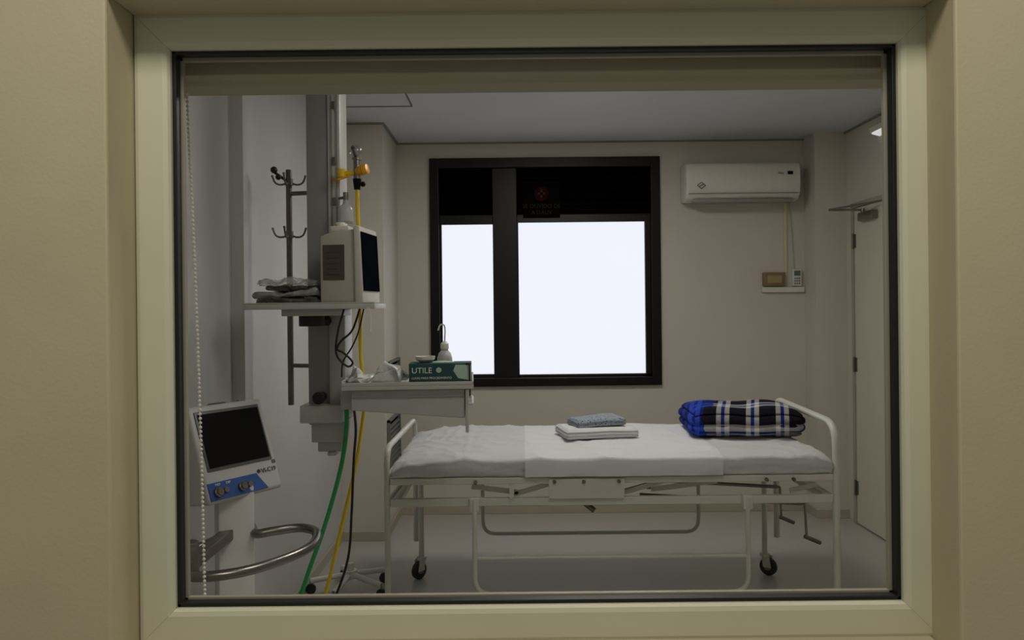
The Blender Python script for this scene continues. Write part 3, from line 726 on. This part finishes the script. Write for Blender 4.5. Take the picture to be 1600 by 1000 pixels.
hose('black_cable', [(-.63, 2.88, 1.449), (-.655, 2.88, 1.36), (-.66, 2.88, 1.28), (-.62, 2.88, 1.235), (-.60, 2.88, 1.25), (-.63, 2.87, 1.285), (-.655, 2.87, 1.30), (-.64, 2.87, 1.33), (-.60, 2.88, 1.37), (-.575, 2.9, 1.449)], .004, 'cable', 'thin black cable looped below the shelf', 'cable')
hose('black_cable', [(-.56, 2.9, 1.449), (-.575, 2.88, 1.37), (-.60, 2.88, 1.31), (-.64, 2.9, 1.25), (-.655, 2.94, 1.19)], .003, 'cable', 'thin black cable hanging between shelf and tray', 'cable')

# ---- rolling base on the floor
rs = thing('rolling_base', 'white metal castered base standing on the floor near the column', 'stand base', (-.84, 3.93, 0))
b = MB().cyl((-.84, 3.93, .075), (-.84, 3.93, .15), .018).cyl((-.84, 3.93, .075), (-.84, 3.93, .115), .035)
ends = []
for k in range(5):
    a = math.radians(42+72*k); ex, ey = -.84+.20*math.cos(a), 3.93+.20*math.sin(a); ends.append((ex, ey, a))
    b.tube([(-.84, 3.93, .095), (ex, ey, .068)], .014)
b.done('star_foot', 'white', rs)
for ex, ey, a in ends:
    c = MB().cyl((ex, ey, .05), (ex, ey, .08), .006).done('caster', 'steel', rs)
    n = Vector((math.sin(a), -math.cos(a), 0)); A = Vector((ex, ey, .0265))
    MB().cyl(A-n*.010, A+n*.010, .026).done('wheel', 'wheel', c, bevel=.003)

# ------------------------------------------------------------------ ventilator on its stand
vt = thing('ventilator', 'light grey mobile lung ventilator with tilted dark screen and steel handle', 'ventilator', (-.875, 2.47, 0))
th = math.radians(58); ti = math.radians(21)
xv = Vector((math.cos(th), math.sin(th), 0)); nh = Vector((math.sin(th), -math.cos(th), 0))
nv = nh*math.cos(ti)+Vector((0, 0, math.sin(ti))); yv = -nv; zv = xv.cross(yv)
HM = Matrix((( xv.x, yv.x, zv.x, -.926), (xv.y, yv.y, zv.y, 2.34), (xv.z, yv.z, zv.z, .856), (0, 0, 0, 1)))
def hd(o): o.data.transform(HM); return o
W_, H_ = .285, .312
head = hd(MB().prism([(0, .004), (.012, -.0), (.11, .02), (.12, .25), (.03, H_), (0, H_)], 'x', 0, W_).done('ventilator_head', 'vent', vt, bevel=.010, seg=3))
hd(MB().box(.018, W_-.018, -.004, .008, .098, H_-.020).done('bezel', mat('screen_bezel', '#5a5b5d', .4), head, bevel=.003))
hd(MB().box(.026, W_-.026, -.007, -.003, .108, H_-.030).done('screen', 'dark', head, bevel=.002, smooth=False))
hd(MB().prism([(.006, .008), (.225, .008), (.19, .064), (.006, .064)], 'y', -.003, .006).done('front_panel', 'blue', head, bevel=.001, smooth=False))
for x in (.035, .125):
    hd(MB().lathe([(.015, 0), (.015, -.008), (.011, -.011), (.011, -.017), (.006, -.017)], (x, -.003, .032), axis='y').done('gas_port', 'steel', head))
    hd(MB().lathe([(.009, 0), (.009, -.008)], (x+.029, -.003, .034), axis='y').done('connector', 'dsteel', head))
text('VI-C19', .021, 'txtd', head, HM @ Matrix.Translation((.212, -.0025, .060)) @ Matrix.Rotation(math.pi/2, 4, 'X'))
hd(MB().lathe([(.006, 0), (.006, -.0015)], (.202, -.002, .068), axis='y').done('emblem', 'txtd', head))
hd(MB().box(.264, .278, -.002, .004, .084, .096).done('button', 'dsteel', head, smooth=False))
text('INSP       EXP', .010, 'txtw', head, HM @ Matrix.Translation((.03, -.0040, .052)) @ Matrix.Rotation(math.pi/2, 4, 'X'))
hd(MB().tube(fillet([(.12, .06, .28), (.12, .06, .325), (.19, .06, .325), (.19, .06, .28)], .01), .004).cyl((.235, .05, .28), (.235, .05, .325), .006).done('carry_handle', 'dsteel', head))
CM = Matrix.Translation((-.905, 2.485, 0)) @ Matrix.Rotation(th-.5, 4, 'Z')
o = MB().box(-.056, .056, -.040, .045, .10, .885).done('stand_column', 'vcol', vt, bevel=.010); o.data.transform(CM)
hp = [(-.87, 2.55, .73), (-.83, 2.47, .73), (-.78, 2.48, .735), (-.70, 2.515, .735), (-.635, 2.46, .735), (-.618, 2.35, .73), (-.65, 2.24, .73), (-.73, 2.13, .73), (-.82, 2.08, .73), (-.90, 2.09, .73), (-.955, 2.16, .73), (-.97, 2.28, .73), (-.93, 2.42, .73)]
MB().tube(spline(hp, 8), .0145, 14).done('handle', mat('handle_steel', '#85827c', .28, 1.), vt)
MB().box(-.935, -.895, 2.09, 2.45, .718, .752).cyl((-.915, 2.16, .70), (-.915, 2.16, .80), .026).cyl((-.935, 2.12, .765), (-.895, 2.12, .765), .016).done('handle_clamp', 'dsteel', vt, bevel=.004)
b = MB().box(-1.08, -.67, 2.47, 2.53, .075, .12).box(-1.10, -1.05, 2.22, 2.72, .075, .115).box(-.70, -.65, 2.22, 2.72, .075, .115)
b.done('stand_foot', 'vent', vt, bevel=.008)
for x in (-1.075, -.675):
    for y in (2.25, 2.69):
        c = MB().cyl((x, y, .05), (x, y, .09), .010).done('caster', 'steel', vt)
        MB().cyl((x-.012, y, .0365), (x+.012, y, .0365), .035).done('wheel', 'wheel', c, bevel=.004)

# ------------------------------------------------------------------ lights
def area(name, loc, rot, sx, sy, e, col):
    l = bpy.data.lights.new(name, 'AREA'); l.shape = 'RECTANGLE'; l.size = sx; l.size_y = sy; l.energy = e; l.color = col
    o = bpy.data.objects.new(name, l); o.location = loc; o.rotation_euler = rot; COL.objects.link(o); return o
area('corridor_lamp', (.0, .15, 2.95), (math.radians(25), 0, 0), 1.6, .4, 22, (1, .94, .81))
wd = bpy.data.worlds.new('w'); scene.world = wd; wd.use_nodes = True
bg = wd.node_tree.nodes['Background']; bg.inputs[0].default_value = (.5, .475, .40, 1); bg.inputs[1].default_value = .36

# ------------------------------------------------------------------ camera
cam = bpy.data.cameras.new('camera'); cam.sensor_width = 36; cam.lens = 27; cam.shift_y = -.0125; cam.clip_start = .02
co = bpy.data.objects.new('camera', cam); co.location = (0, 0, 1.45); co.rotation_euler = (math.pi/2, math.radians(.6), 0)
COL.objects.link(co); scene.camera = co
